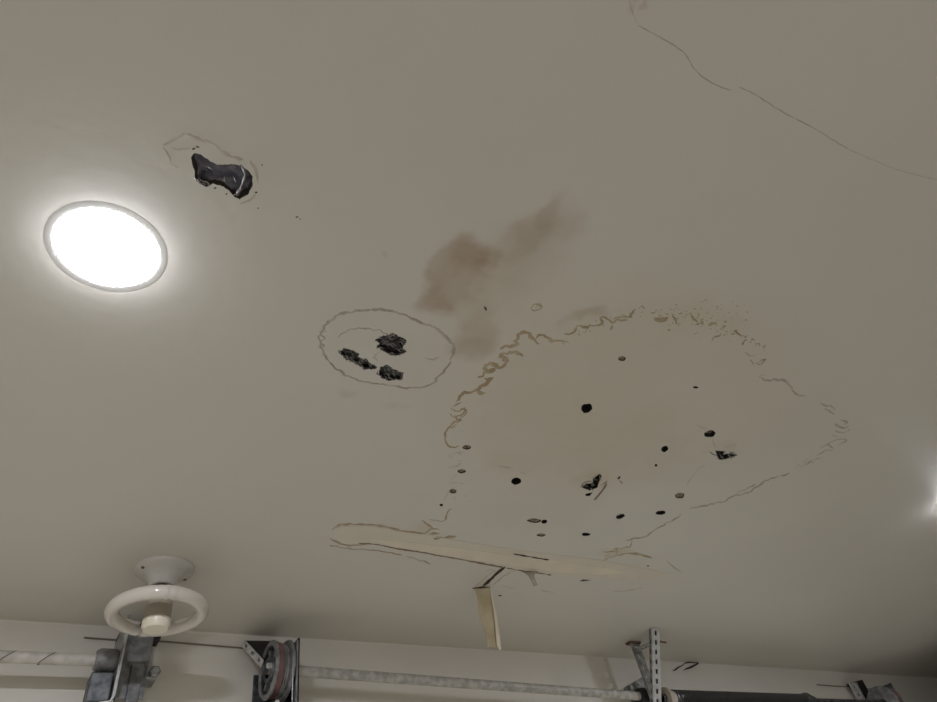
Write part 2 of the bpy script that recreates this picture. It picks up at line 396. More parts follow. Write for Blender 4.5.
LBL = {'tar': 'long dark gouge with black backing showing', 'torn': 'torn black gouge with ragged grey paper', 'dark': 'deep black hole', 'mid': 'small dark hole', 'shallow': 'shallow brown pit'}
for (pp, depth, st), pl in zip(HOLES, polys):
    bm = BM(); n = len(pl); cx_ = sum(p[0] for p in pl) / n; cy_ = sum(p[1] for p in pl) / n
    rim = [bm.verts.new((x, y, CE)) for x, y in pl]
    ins = .93 if st in ('tar', 'torn') else .9
    def low(x, y): return CE + depth * (1 + (.75 * noise.noise((x * 95, y * 95, 3)) if st in ('tar', 'torn') else 0))
    inn = [(cx_ + (x - cx_) * ins, cy_ + (y - cy_) * ins) for x, y in pl]
    top = [bm.verts.new((x, y, low(x, y))) for x, y in inn]
    for i in range(n):
        f = bm.faces.new((rim[i], rim[(i + 1) % n], top[(i + 1) % n], top[i])); f.material_index = 0
    if st in ('tar', 'torn'):
        pts = [Vector(p) for p in inn]; es = [(i, (i + 1) % n) for i in range(n)]
        bb = (min(p[0] for p in inn), max(p[0] for p in inn), min(p[1] for p in inn), max(p[1] for p in inn)); g = .0035
        x = bb[0]
        while x < bb[1]:
            y = bb[2]
            while y < bb[3]:
                q = (x + random.uniform(-.001, .001), y + random.uniform(-.001, .001))
                if inside(q, inn): pts.append(Vector(q))
                y += g
            x += g
        o2, _, f2, *_ = delaunay_2d_cdt(pts, es, [], 0, 1e-7)
        vv = [bm.verts.new((p.x, p.y, low(p.x, p.y))) for p in o2]
        for f in f2:
            c = sum((o2[i] for i in f), Vector((0, 0))) / 3
            if inside((c.x, c.y), inn):
                q = bm.faces.new([vv[i] for i in f]); q.material_index = 1; q.smooth = True
    else:
        f = bm.faces.new(top); f.material_index = 1
    for f in bm.faces:
        f.normal_update()
        if f.normal.z > 0.3: f.normal_flip()
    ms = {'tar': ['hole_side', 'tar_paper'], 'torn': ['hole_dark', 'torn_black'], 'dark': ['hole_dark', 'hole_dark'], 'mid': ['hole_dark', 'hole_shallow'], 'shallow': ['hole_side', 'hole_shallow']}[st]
    h = obj('hole', bm, ms, ceiling); h['label'] = LBL[st]
    # scraps of torn paper left in the ragged gouges
    if st in ('tar', 'torn'):
        fr = BM(); bm = BM(); cnt = {'tar': 9}.get(st, max(3, int(len(pp) / 4)))
        xs = [p[0] for p in pp]; ys = [p[1] for p in pp]
        tries = 0; made = 0
        while made < cnt and tries < 200:
            tries += 1
            x, y = random.uniform(min(xs), max(xs)), random.uniform(min(ys), max(ys))
            if not inside((x, y), pp): continue
            a = random.uniform(-.5, 1.3); l = random.uniform(2, 5)
            P = [(x + l * math.cos(a) * t, y + l * math.sin(a) * t * .6 + 1.2 * math.sin(3 * t)) for t in (-1, -.4, .2, .8)]
            ribbon(bm, P, w=.0020 if st == 'torn' else .0016, wob=.3, h=.0010, var=.6)
            made += 1
        if st == 'torn':
            cl = pp + pp[:1]; k0 = 0
            while k0 < len(cl) - 3:
                k1 = min(len(cl) - 1, k0 + random.randint(3, 7)); o_ = random.uniform(-1.6, .9)
                ribbon(fr, [(x + o_, y + o_ * .4) for x, y in cl[k0:k1 + 1]], w=random.uniform(.0012, .0028), wob=1.0, h=.0005); k0 += random.randint(2, 5)
            obj('torn_fringe', fr, 'torn_black', h)
        if made: obj('paper_scrap', bm, 'flake_grey', h)
        else: bm.free()
# bright crescent scratch across the long gouge
bm = BM()
ribbon(bm, crop([(705, 350), (735, 400), (735, 450), (715, 510), (690, 560), (670, 590)], 150, 120, 7.8), w=.0028, wob=.4, h=.0012)
ribbon(bm, crop([(360, 455), (400, 500), (440, 520), (465, 505), (445, 485), (400, 470), (370, 440)], 150, 120, 7.8), w=.0015, wob=.3, h=.001)
obj('paper_scrap', bm, 'flake_grey', [c for c in ceiling.children if c.name == 'hole'][0])

# peeled paint edges -------------------------------------------------------
def group_ribbons(name, m, segs, label, w=.0032, wob=.5, flecks=(), h=.0005):
    global WS
    WS = 1.45 if m.startswith('peel') else 1.0
    bm = BM()
    for s in segs:
        if isinstance(s, dict): ribbon(bm, s['p'], w=s.get('w', w), wob=s.get('wob', wob), h=s.get('h', h))
        else: ribbon(bm, s, w=w, wob=wob, h=h)
    for f in flecks: fleck(bm, *f)
    WS = 1.0
    o = obj(name, bm, m, ceiling); o['label'] = label; return o

# around the two torn gouges
oval = [(371, 309.8), (384.5, 309.8), (403.7, 314.6), (423, 323.2), (434.5, 328), (446, 336.7), (453.7, 347.2), (450.8, 360.7), (445, 370), (437.3, 378), (432.5, 383.7), (415.2, 388), (392.2, 385.6), (363.4, 381.4), (344.2, 374.1), (328.8, 361.6), (320.2, 345.3), (321, 335.7), (325, 325), (336.5, 315.5), (351.9, 311.7), (371, 309.8)]
group_ribbons('peeled_paint_edge', 'peel_grey', [
    {'p': oval[:8], 'w': .0028}, {'p': oval[7:13], 'w': .0026}, {'p': oval[12:16], 'w': .0022}, {'p': oval[15:20], 'w': .0022, 'wob': 1.6}, {'p': oval[18:], 'w': .0026},
    {'p': [(319, 348), (324, 346), (320, 341), (325, 338), (320, 334), (326, 331)], 'w': .0015},
    {'p': [(336.5, 337), (350, 329.5), (364, 328.5), (377, 330), (390, 335.7)], 'w': .0013},
    {'p': [(378, 362), (374, 356), (380, 352)], 'w': .0012}, {'p': [(425, 357), (432, 359.5), (440, 357)], 'w': .0018},
], 'thin wavering oval edge of peeled paint around the torn gouges', wob=.9)

# the large peeled area
z1 = [(459, 446.6), (449.2, 446), (445, 438), (446, 430.6), (457.8, 424)]
left = [
    {'p': [(430, 519), (438.5, 521.4), (446, 518), (448, 512), (452.4, 510)], 'w': .0024}, z1,
    [(447, 429), (455, 421), (450, 426)], [(452, 424), (460, 421.5), (453.5, 415.6)], [(449, 415), (456, 417), (465, 410), (453, 412.5)],
    [(450, 408), (458, 411), (466, 406.5)], [(451.4, 407), (462, 402)], [(459, 420), (464, 415), (467, 412)],
    {'p': [(457.8, 400), (463.5, 393.3), (474, 391), (482, 386), (492.7, 378.3)], 'w': .0042}, {'p': [(477, 391), (482, 394), (485.6, 392.6)], 'w': .0065},
    {'p': [(455.6, 402.8), (462, 393), (461, 392)], 'w': .0026},
    {'p': [(477, 377.6), (483.4, 375.5), (484.8, 373), (492.7, 371), (485.6, 368.4), (486.3, 365.5), (493.4, 363.4), (497, 367), (501.2, 366.7), (504, 362.7), (508, 361), (501.2, 356.3), (502, 353.4), (509.8, 352.7), (515.5, 352), (523.3, 356.3)], 'w': .0038},
    {'p': [(503, 362), (506, 358), (508, 361)], 'w': .006},
    {'p': [(484, 379), (490, 378), (494, 377)], 'w': .003},
    {'p': [(501, 350), (505.5, 345.6), (512.6, 346.3), (518.3, 343.4), (514, 340.6), (518.3, 337), (518.3, 334), (529.7, 333.5), (532, 338.5), (539, 342.7)], 'w': .0036},
    {'p': [(518, 335), (524, 332), (531, 334)], 'w': .003},
    {'p': [(535.4, 339.2), (538.3, 335.6), (545.4, 336.3), (551, 340.6), (562.4, 341.5), (567.6, 341.5)], 'w': .0032}, {'p': [(562, 343), (564, 345.3)], 'w': .004},
]
topseg = [
    [(564, 334), (572, 332.6), (576.6, 328.8), (578, 325.9), (587.8, 327.4), (590, 324.4)], [(590, 326), (599.8, 325), (602, 322), (600.5, 316.9), (605.7, 317.6), (611.7, 322), (617.7, 319.9), (628, 320.6)],
    [(622, 314.7), (629.6, 316.9), (633.4, 310), (636.4, 309.4)], [(639.4, 308.7), (641.6, 306.4), (643.8, 308.7)], [(650.6, 312.4), (655.8, 313)],
    {'p': [(653.6, 317.6), (659.5, 320), (668.5, 317.6)], 'w': .0055}, [(613, 319), (620, 317), (627, 318.5)], [(671, 314), (675, 318), (677, 324)],
    [(690.8, 313), (692, 318), (697.8, 322)], [(700, 319), (703.6, 324.6)], {'p': [(708, 325), (713.2, 323.5), (717, 324)], 'w': .005}, [(711.3, 340.6), (714, 337), (719, 336), (721.5, 332.3)],
    [(694, 334.2), (697, 332)], {'p': [(734, 330), (738.2, 333.6), (741, 336)], 'w': .004}, [(744, 340), (742, 346)], [(746, 352), (750, 356), (756, 355)],
    [(754.9, 363), (760, 364), (765, 360), (759, 361)], [(750, 360), (754, 364)],
]
right = [
    [(759.2, 376), (765, 374.6)], {'p': [(759, 377), (765.6, 380.3), (783.8, 380.3), (791.3, 387.8), (796.6, 394.2), (805.2, 396.3)], 'w': .0030},
    [(820, 403), (828, 407), (823, 404)], [(825, 408), (834, 414.5)], [(829, 404), (836, 410)], [(840, 420), (848, 422), (843, 425)], [(834, 424), (843, 428), (849, 426)],
    [(834, 430), (842, 433), (850, 429)], [(832, 436), (838, 437)], [(826, 445), (836, 440), (847, 440), (838, 445)], [(820, 448), (828, 445), (834, 449)], [(817, 455), (826, 451), (832, 451)],
    [(804, 464.7), (812, 460), (821, 458.3)], [(802, 463), (808, 459)], [(800, 466), (814, 462)],
    [(799.8, 464.7), (796, 468)], {'p': [(790.2, 473.2), (785, 475), (780.6, 476.5)], 'w': .005}, {'p': [(778.4, 476), (764.4, 481.7), (750.3, 491.5), (742, 494.6), (733.8, 495.8), (724.4, 501.2), (712.7, 503.5), (701, 506.4), (689.2, 508.7)], 'w': .0042},
    {'p': [(756, 484), (745, 490), (737, 493)], 'w': .004},
    {'p': [(681, 513.4), (672.8, 520.4), (656.4, 528.7), (647, 535.7), (635.2, 538), (623.5, 541)], 'w': .0042}, {'p': [(632.9, 540.4), (629.3, 546.3), (618.8, 548.6)], 'w': .003},
]
fl_top = []
for k in range(95):
    t = random.random(); x = 655 + 110 * t; y = 316 + 46 * max(0, t - .25) ** 1.3 + random.gauss(0, 6) * (1.2 - t)
    fl_top.append((x, y, random.uniform(.5, 1.5), random.uniform(.4, .9), random.uniform(-40, 40), 5))
for k in range(26):
    fl_top.append((random.uniform(700, 748), random.uniform(298, 322), random.uniform(.4, 1.1), random.uniform(.3, .7), 0, 5))
for k in range(30):
    t = random.random(); fl_top.append((566 + 80 * t + random.gauss(0, 5), 336 - 26 * t + random.gauss(0, 4), random.uniform(.5, 1.4), random.uniform(.4, .9), -15, 5))
fl_top += [(611.7, 327.4, 1.3, 2.6, 20, 7), (668.8, 330, 1.6, 1.3, 0, 7), (697.8, 324, 2, 1.4, 0, 6), (725.4, 321.8, 1.8, 1, 0, 6), (724, 326.5, 1.8, 1, 0, 6), (572, 333, 2, 1, -20, 6), (746, 320, 1.5, 1, 0, 6)]
group_ribbons('peeled_paint_edge', 'peel_brown', left, 'ragged brown edge of peeled paint beside the oval', w=.0023, wob=1.2)
group_ribbons('peeled_paint_edge', 'peel_brown', topseg, 'speckled brown paint edge along the far side of the peeled area', w=.0028, wob=.8, flecks=fl_top)
group_ribbons('peeled_paint_edge', 'peel_grey', right, 'crinkled edge of peeled paint towards the right', w=.0026, wob=.9)
# little crinkles on the left between the pits
fl_l = [(random.uniform(447, 466), random.uniform(452, 502), random.uniform(1, 2.6), random.uniform(.3, .7), random.uniform(-15, 10), 6) for k in range(26)]
group_ribbons('peeled_paint_edge', 'peel_faint', [[(448, 468), (456, 466), (462, 463)], [(449, 483), (459, 482)], [(455, 453), (464, 452)], [(443, 500), (447, 495), (449, 492)], [(497, 466), (512, 468)], [(520, 472), (526, 474)]], 'faint crinkles of loose paint', w=.002, flecks=fl_l)
# outline by the long dark gouge
group_ribbons('peeled_paint_edge', 'peel_faint', [
    [(162.8, 145.6), (169, 143), (177.6, 139), (184.6, 132.8)], {'p': [(187, 134), (198.7, 139.2), (211.5, 143.7), (221.8, 151.4), (232, 156.5), (243.6, 159.7)], 'w': .0026},
    [(163.5, 147), (168, 154.6), (170.5, 163.6), (179.5, 168.7)], [(250, 160), (256, 170), (258, 182)], [(240, 203), (250, 200), (256, 194)], [(172, 148), (180, 150), (190, 148)],
], 'faint lifted paint edge around the long dark gouge', w=.0018, h=.0002)
bm = BM()
for f in [(193.5, 149, 2, 1.2, -20), (198, 147, 2.4, .9, 10), (215, 188, 1.5, 1.2, 0), (226.5, 194, 1.2, 1, 0), (256, 192.5, 1.5, 1.2, 0), (262, 165, .9, .7, 0), (297, 217, 1.5, .8, 0), (300, 219, 1, .6, 0), (258, 208, 1, .7, 0),
          (500, 595.6, 2, .9, 0), (584.4, 580.4, 5.5, 1, -3), (424, 546.5, 1.4, .9, 0), (550, 573.8, 4, 1.8, 5), (639, 577.6, 2.4, 1.2, -20), (485.5, 308.5, 1.2, 3.0, -35), (648, 566, 1.5, .7, 0)]:
    fleck(bm, *f)
o = obj('dirt_fleck', bm, 'mildew', ceiling); o['kind'] = 'stuff'
# small ring mark beyond the oval
group_ribbons('ring_mark', 'peel_brown', [[(531, 308), (534, 304.5), (539, 304.5), (541.5, 307), (539, 309.5), (533, 310.5), (531, 308)], [(539, 304.5), (535, 308)]], 'small brown ring mark on the ceiling', w=.0022, wob=.2)

# cracks -------------------------------------------------------------------
c1 = group_ribbons('crack', 'hairline', [
    {'p': [(637.8, 25), (661, 37.8), (678, 48), (684.5, 53), (690, 62), (695.3, 70), (703, 77), (711.5, 82.7), (722, 87.5), (731, 90.6)], 'w': .0010},
    {'p': [(738.5, 87), (747, 90.5), (756.5, 95.3), (770, 104), (785, 113.3), (802, 122), (819.4, 131.3), (833, 140), (848, 149)], 'w': .0011},
    {'p': [(848, 149), (873, 160), (905, 172), (937, 180), (975, 192)], 'w': .0005}, {'p': [(628.8, 0), (633, 14), (637.8, 25)], 'w': .0006},
], 'long hairline crack across the ceiling', wob=.35, h=.0004)
group_ribbons('crack', 'peel_faint', [[(705.7, 464), (698, 470), (691.6, 477), (687, 485)], [(696, 424), (702, 428), (709, 428.5)], [(712, 438), (714, 444), (716, 449)], [(724, 448), (737, 443)], [(700, 453), (710, 451)]], 'faint cracks between the small holes', w=.0016, h=.0004)
group_ribbons('loose_splinter', 'crack_brown', [crop([(185, 465), (160, 505), (120, 550)], 570, 390, 5.017), crop([(248, 455), (262, 468)], 570, 390, 5.017)], 'thin splinter hanging at the gouge', w=.0028, h=.004, wob=.2)
group_ribbons('paper_scrap', 'flake_grey', [crop([(55, 488), (70, 465), (110, 455)], 570, 390, 5.017), crop([(150, 480), (190, 455)], 570, 390, 5.017), crop([(800, 310), (830, 322)], 570, 390, 5.017), crop([(700, 310), (735, 330)], 570, 390, 5.017)], 'grey torn paper at the gouge rim', w=.004, h=.0015)

# paper joint tape that let go -------------------------------------------
def tape_layer(poly, z0, z1):
    bm = BM(); tw = [onC(x, y) for x, y in poly]
    cpt = [Vector((p.x, p.y)) for p in tw]; n = len(cpt)
    o2, _, f2, *_ = delaunay_2d_cdt(cpt, [(i, (i + 1) % n) for i in range(n)], [], 0, 1e-7)
    pl = [(p.x, p.y) for p in cpt]
    lo = [bm.verts.new((p.x, p.y, CE - z1)) for p in o2]
    for f in f2:
        c = sum((o2[i] for i in f), Vector((0, 0))) / 3
        if inside((c.x, c.y), pl): bm.faces.new([lo[i] for i in f])
    r_ = bmesh.ops.extrude_face_region(bm, geom=list(bm.faces))
    for v in r_['geom']:
        if isinstance(v, bmesh.types.BMVert): v.co.z = CE - z0
    bmesh.ops.recalc_face_normals(bm, faces=bm.faces)
    return bm
outer = rough_poly([(334, 531), (342, 526.5), (362, 526), (385, 528), (402, 532), (425, 535), (450, 539), (480, 544), (520, 550.5), (560, 555), (600, 560), (640, 567.5), (672, 574), (650, 580), (600, 579), (560, 576), (530, 571), (500, 565.5), (460, 558.5), (420, 551.5), (395, 547.5), (368, 543), (345, 543), (335, 538)], 1.0, 5)
inner = rough_poly([(366, 538), (400, 541), (440, 546), (480, 551), (520, 556.5), (560, 561), (596, 566), (628, 572), (600, 574.5), (560, 572), (530, 568), (500, 563.5), (460, 557.5), (420, 550.5), (390, 545.5)], 1.2, 5)
bm = tape_layer(outer, .0001, .0005)
tape = obj('joint_tape', bm, 'tape_faint', ceiling)
obj('bared_paper', tape_layer(inner, .0005, .0008), 'tape_paper', tape)
tape['label'] = 'cream paper joint tape bared along the ceiling seam'
bm = BM()
ribbon(bm, [(332, 530.2), (338, 525.7), (346.9, 524.2), (360.3, 524.5), (376.8, 525.2), (390.2, 527.6), (400.7, 530.9), (412.6, 532), (424.6, 533.2), (430.6, 529), (439.5, 529.4)], w=.0062, wob=.4)
ribbon(bm, [(421.6, 520.5), (427.6, 524.2), (433.5, 528.7)], w=.006)
ribbon(bm, [(429, 534), (439.5, 533.6)], w=.011); ribbon(bm, [(432, 537.6), (444, 538), (456, 535.7)], w=.013)
ribbon(bm, [(329.7, 537.6), (336.4, 542), (346.9, 545), (358.8, 545), (369.3, 543.6)], w=.006, wob=.4)
ribbon(bm, [(329, 544.4), (345.4, 548.5), (372.3, 550), (388.7, 552.6), (402.2, 554.5)], w=.004, wob=.6)
o = obj('peeled_paint_edge', bm, 'peel_brown', tape); o['label'] = 'curled brown paint lip along the tape'
bm = BM()
ribbon(bm, [(358, 543), (376.8, 544.3), (394.7, 548), (409.6, 550.3), (424.6, 552.6), (439.5, 555.6), (460, 559), (485, 564), (504, 567.5)], w=.0060, wob=.2, h=.0016)
ribbon(bm, [(506, 568), (520, 570.5), (532, 572), (548, 574.5)], w=.004, wob=.3, h=.0012)
obj('seam_crack', bm, 'crack_brown', tape)
bm = BM()
ribbon(bm, [(513, 553.5), (530, 556.5), (549.2, 559.8)], w=.0050, wob=.15, h=.0022)
ribbon(bm, [(505, 566.5), (499, 571.5), (491, 579), (483.5, 586)], w=.0085, wob=.3, h=.0012)
ribbon(bm, [(472, 588.3), (480, 587.6), (489, 587)], w=.009, wob=.3, h=.0016)
obj('open_crack', bm, 'crack_dark', tape)
bm = BM()
ribbon(bm, [(517.5, 569.3), (507, 574), (499, 580), (493, 585)], w=.004, wob=.4); ribbon(bm, [(485, 572), (490, 569.5), (494, 570)], w=.004)
ribbon(bm, [(475, 587), (486, 577), (497, 569)], w=.003, wob=.3)
ribbon(bm, [(612.6, 591.7), (628, 590.5), (643, 588)], w=.005); ribbon(bm, [(540, 590), (555, 593)], w=.004); ribbon(bm, [(666, 560.4), (674, 567), (682, 573.3)], w=.004)
ribbon(bm, [(405, 556), (416, 559), (432, 564)], w=.004, wob=1); ribbon(bm, [(500, 586), (516, 588)], w=.003)
obj('peeled_paint_edge', bm, 'peel_faint', tape)
bm = BM()
ribbon(bm, [(602.3, 552), (616.4, 551)], w=.005); ribbon(bm, [(602.3, 561.5), (610, 557), (616.4, 555.7), (630.5, 553.3), (644.6, 555.7), (651.7, 558.5)], w=.007); ribbon(bm, [(612, 551), (617, 548), (616, 555)], w=.006)
ribbon(bm, [(604, 556), (612, 555)], w=.006)
obj('ochre_streak', bm, 'stain_ochre', tape)

# the strip of tape that hangs down
def sheet(bm, rows, thick=.0006, m=0):
    """rows of points -> thin sheet with real thickness"""
    g = [[bm.verts.new(p) for p in r] for r in rows]; fs = []
    for A, B in zip(g, g[1:]):
        for i in range(len(A) - 1):
            f = bm.faces.new((A[i], A[i + 1], B[i + 1], B[i])); f.smooth = True; f.material_index = m; fs.append(f)
    return g
flap_top = onC(482, 587.5); ru = Vector((rt.x, rt.y, 0)).normalized()
ud = (onC(489.5, 587) - onC(474.2, 588)); wtop = ud.length; ud.normalize(); nd = Vector((0, 0, 1)).cross(ud).normalized()
def flap_pt(u, t, L=.136):
    wv = wtop * (1.0 + .10 * math.sin(t * 3)) * (1 - .06 * t)
    tw_ = .35 * t
    uu = ud * math.cos(tw_) + nd * math.sin(tw_)
    bow = nd * (-.004 * math.cos(u * math.pi) * t + .010 * math.sin(t * 2.6))
    return flap_top + ud * (.004 * math.sin(t * 3)) + uu * (u * wv) + bow - Vector((0, 0, L * t))
bm = BM(); rows = []
for i in range(25):
    t = i / 24
    u0, u1 = -.5 + (.06 * math.sin(t * 9) + (.10 if t > .5 else 0)), .26 + .24 * (1 - t)
    rows.append([flap_pt(u0 + (u1 - u0) * k / 8, t * (.985 if k < 6 else 1.0) + .012 * noise.noise((k * .9, 1, 2)) * (i == 24)) for k in range(9)])
sheet(bm, rows)
flap = obj('hanging_tape', bm, 'flap_paper', tape); flap['label'] = 'strip of yellowed tape hanging straight down'
sm = flap.modifiers.new('thick', 'SOLIDIFY'); sm.thickness = .0007
bm = BM(); rows = []
for i in range(25):
    t = i / 24
    u0, u1 = .26 + .20 * (1 - t) + .02 * t, .50 + .08 * t
    if t > .92: u0 += (t - .92) * 2.2
    rows.append([flap_pt(u0 + (u1 - u0) * k / 4, t * 1.03) + nd * (-.003 - .004 * t * k / 4) for k in range(5)])
sheet(bm, rows)
fe = obj('folded_edge', bm, 'flap_pale', flap); sm = fe.modifiers.new('thick', 'SOLIDIFY'); sm.thickness = .0007
# small scrap of tape hanging beside it
bm = BM(); st_ = onC(530, 570.8); rows = []
for i in range(9):
    t = i / 8; wv = .016 * (1 - t) ** 5 + .0042
    rows.append([st_ + ud * (wv * (k - 1) + .004 * t) - Vector((0, 0, .0008 + .036 * t)) + nd * .004 * math.sin(3 * t + k) for k in range(3)])
sheet(bm, rows)
sc_ = obj('hanging_scrap', bm, 'peel_grey', tape); sm = sc_.modifiers.new('thick', 'SOLIDIFY'); sm.thickness = .0006

# ------------------------------------------------------------ lamps
def led_lamp(p, label, group='round ceiling lamps'):
    t = thing('ceiling_lamp', (p.x, p.y, CE), label, 'lamp', group)
    bm = BM(); lathe(bm, (p.x, p.y, CE), (0, 0, -1), [(.00004, .0620), (.00025, .0595), (.00045, .0555), (.00055, .0534), (.0003, .0530)], 64)
    obj('trim_ring', bm, 'trim_white', t, True)
    bm = BM(); lathe(bm, (p.x, p.y, CE), (0, 0, -1), [(.0003, .0530), (.0004, .0518), (.0018, .044), (.0042, .029), (.0055, .015), (.0060, 0)], 64)
    obj('diffuser', bm, 'diffuser', t, True)
    return t
P1 = onC(107.5, 249); P2 = onC(962, 497.5)
led_lamp(P1, 'bright round lamp lit on the ceiling near the long dark gouge')
led_lamp(P2, 'lit round lamp at the right edge with a thin white rim')
for (x, y), lab in (((P1.x, -1.35), 'lit round lamp behind the viewer, in line with the bright lamp'), ((P2.x, -1.35), 'lit round lamp behind the viewer on the right'),
                    ((P1.x, -3.2), 'lit round lamp by the back wall on the left'), ((P2.x, -3.2), 'lit round lamp by the back wall on the right'),
                    ((-1.88, .53), 'lit round lamp over the left door bay'), ((-1.88, -1.35), 'lit round lamp in the middle of the left bay')):
    led_lamp(Vector((x, y, CE)), lab)

# circular fluorescent lamp on its holder (not lit)
b0 = onC(165, 569); t = thing('ring_lamp', b0, 'unlit ring shaped fluorescent lamp on a round white ceiling holder', 'lamp')
bm = BM(); lathe(bm, b0, (0, 0, -1), [(0, .052), (.004, .052), (.007, .050), (.010, .041), (.016, .032), (.026, .026), (.034, .0235), (.036, .021), (.036, 0)], 48)
hol = obj('holder', bm, 'porcelain', t, True)
for a in (0.35, 3.5):
    bm = BM(); lathe(bm, b0 + Vector((.043 * math.cos(a), .043 * math.sin(a), -.0085)), (0, 0, -1), [(0, .0035), (.002, .003), (.0025, 0)], 12); obj('screw', bm, 'rust', hol, True)
bm = BM(); lathe(bm, b0 - Vector((0, 0, .036)), (0, 0, -1), [(0, .0165), (.012, .0165)], 32); obj('screw_base', bm, 'neck_black', t, True)
tilt = Matrix.Rotation(R(-1.5), 3, Vector((fwd.x, fwd.y, 0)).normalized())
axd = tilt @ Vector((0, 0, -1)); n0 = b0 - Vector((0, 0, .046))
bm = BM(); lathe(bm, n0, axd, [(0, .019), (.006, .0225), (.050, .0225), (.053, .020)], 36); body = obj('adapter_body', bm, 'socket_beige', t, True)
bm = BM(); lathe(bm, n0, axd, [(.051, .018), (.052, .0235), (.064, .0235), (.069, .020), (.070, 0)], 36); obj('end_cap', bm, 'cap_cream', body, True)
rc_ = n0 + axd * .036; RM, RT_ = .0740, .0120
u_ = tilt @ Vector((rt.x, rt.y, 0)).normalized(); v_ = axd.cross(u_).normalized()
def ringp(a, rr=RM): return rc_ + (u_ * math.cos(a) + v_ * math.sin(a)) * rr
# v_ points away from or towards the camera: work out which way
sgn = 1 if (v_.dot(fwd) > 0) else -1
gap = sgn * R(133)
bm = BM(); a0, a1 = gap + R(9), gap + R(351)
tube(bm, [ringp(a0 + (a1 - a0) * k / 96) for k in range(97)], RT_, 20)
ring = obj('glass_ring', bm, 'tube_glass', t, True)
for ac, wd in ((sgn * R(-52), R(2.6)), (sgn * R(-61), R(2.6))):
    bm = BM(); tube(bm, [ringp(ac + wd * k / 4) for k in range(-4, 5)], [RT_ * (1.0 + .035 * (1 - (k / 4) ** 2)) for k in range(-4, 5)], 20); obj('collar', bm, 'porcelain', ring, True)
for s in (-1, 1):
    bm = BM(); tube(bm, [ringp(gap + s * R(a)) for a in (2.0, 5, 8, 11)], RT_ * 1.04, 20); obj('metal_end', bm, 'bright_steel', ring, True)
bm = BM(); tube(bm, [ringp(gap + R(a)) for a in (-2.5, 0, 2.5)], RT_ * .85, 12); obj('plug', bm, 'wire_beige', t, True)
for k, mm in ((-4, 'wire_brown'), (0, 'wire_beige'), (4, 'wire_beige'), (8, 'wire_brown')):
    e = ringp(gap + R(k), RM - RT_ * .6); s0 = n0 + axd * .045 + (e - (n0 + axd * .045)).normalized() * .02
    mid = (e + s0) / 2 + Vector((0, 0, .010))
    bm = BM(); tube(bm, [s0, s0.lerp(mid, .55) + Vector((0, 0, .003)), mid, mid.lerp(e, .6), e], .0018, 8); obj('wire', bm, mm, t, True)

# ------------------------------------------------------------ garage door hardware over the doors
YS = 1.41
def shaft_tube(name, a, b_, r, m, label, wall=.002):
    a, b_ = Vector(a), Vector(b_); L = (b_ - a).length
    bm = BM(); lathe(bm, a, b_ - a, [(0, r - wall), (0, r), (L, r), (L, r - wall)], 28, closed=True)
    o = obj(name, bm, m, None, True); return tag(o, label, 'tube')
# left door: white sleeve tube with slanted seams
za = onY(0, 657, YS).z; zb = onY(100, 660.5, YS).z
S0, S1 = Vector((-2.15, YS, za)), Vector((.160, YS, zb))
t = thing('torsion_tube', S1, 'whitened torsion tube over the left door, ending at the ring lamp', 'tube')
bm = BM(); lathe(bm, S0, S1 - S0, [(0, .0085), (0, .0103), ((S1 - S0).length, .0103), ((S1 - S0).length, .0085)], 28, closed=True); obj('pipe', bm, 'white_tube', t, True)
for px in (7, 47):
    c = onY(px, 657 + px * .035, YS); bm = BM()
    tube(bm, [c + Vector((.012 * math.cos(a), .0104 * math.sin(a), .0104 * math.cos(a))) for a in [2 * math.pi * k / 32 for k in range(33)]], .0010, 6); obj('seam', bm, 'cord_grey', t, True)

# right door: overspray tube to the centre bracket
S2, S3 = onY(293, 670.8, YS), onY(640, 696.2, YS); S2 = Vector((.455, YS, S2.z + .002)); S3 = Vector((S3.x, YS, S3.z))
shaft_tube('torsion_tube', S2, S3, .0112, 'overspray_tube', 'paint speckled torsion tube between the grooved drum and the perforated bracket')
S4 = Vector((S3.x + .005, YS, S3.z)); zr = onY(740, 700.5, YS).z
S5 = Vector((2.80, YS, zr)); S4b = Vector((1.61, YS, zr))
shaft_tube('torsion_tube', S4b, S5, .0125, 'dark_steel', 'dark torsion tube through the spring right of the perforated bracket')
# spring
bm = BM(); xs0, xs1 = onY(672, 697, YS).x, onY(803, 700, YS).x; rs, rw = .0215, .0036; turns = int((xs1 - xs0) / (rw * 2.15)); pts = []
for k in range(turns * 16 + 1):
    a = 2 * math.pi * k / 16; pts.append((xs0 + (xs1 - xs0) * k / (turns * 16), YS + rs * math.cos(a), zr + rs * math.sin(a)))
tube(bm, pts, rw, 5); spring = obj('torsion_spring', bm, 'spring_steel', None, True)
t = thing('torsion_spring_set', (xs0, YS, zr), 'dark coiled torsion spring right of the perforated bracket', 'spring')
spring.parent = t; spring.matrix_parent_inverse = t.matrix_basis.inverted(); spring.name = 'coil'
bm = BM(); lathe(bm, (xs0 - .035, YS, zr), (1, 0, 0), [(0, .0128), (0, .030), (.008, .030), (.010, .025), (.045, .0185), (.045, .0128)], 28, closed=True); obj('anchor_cone', bm, 'aged_cone', t, True)
bm = BM(); lathe(bm, (xs1 - .02, YS, zr), (1, 0, 0), [(0, .0128), (0, .018), (.022, .026), (.036, .029), (.042, .026), (.070, .02), (.070, .0128)], 28, closed=True); obj('winding_cone', bm, 'dark_steel', t, True)

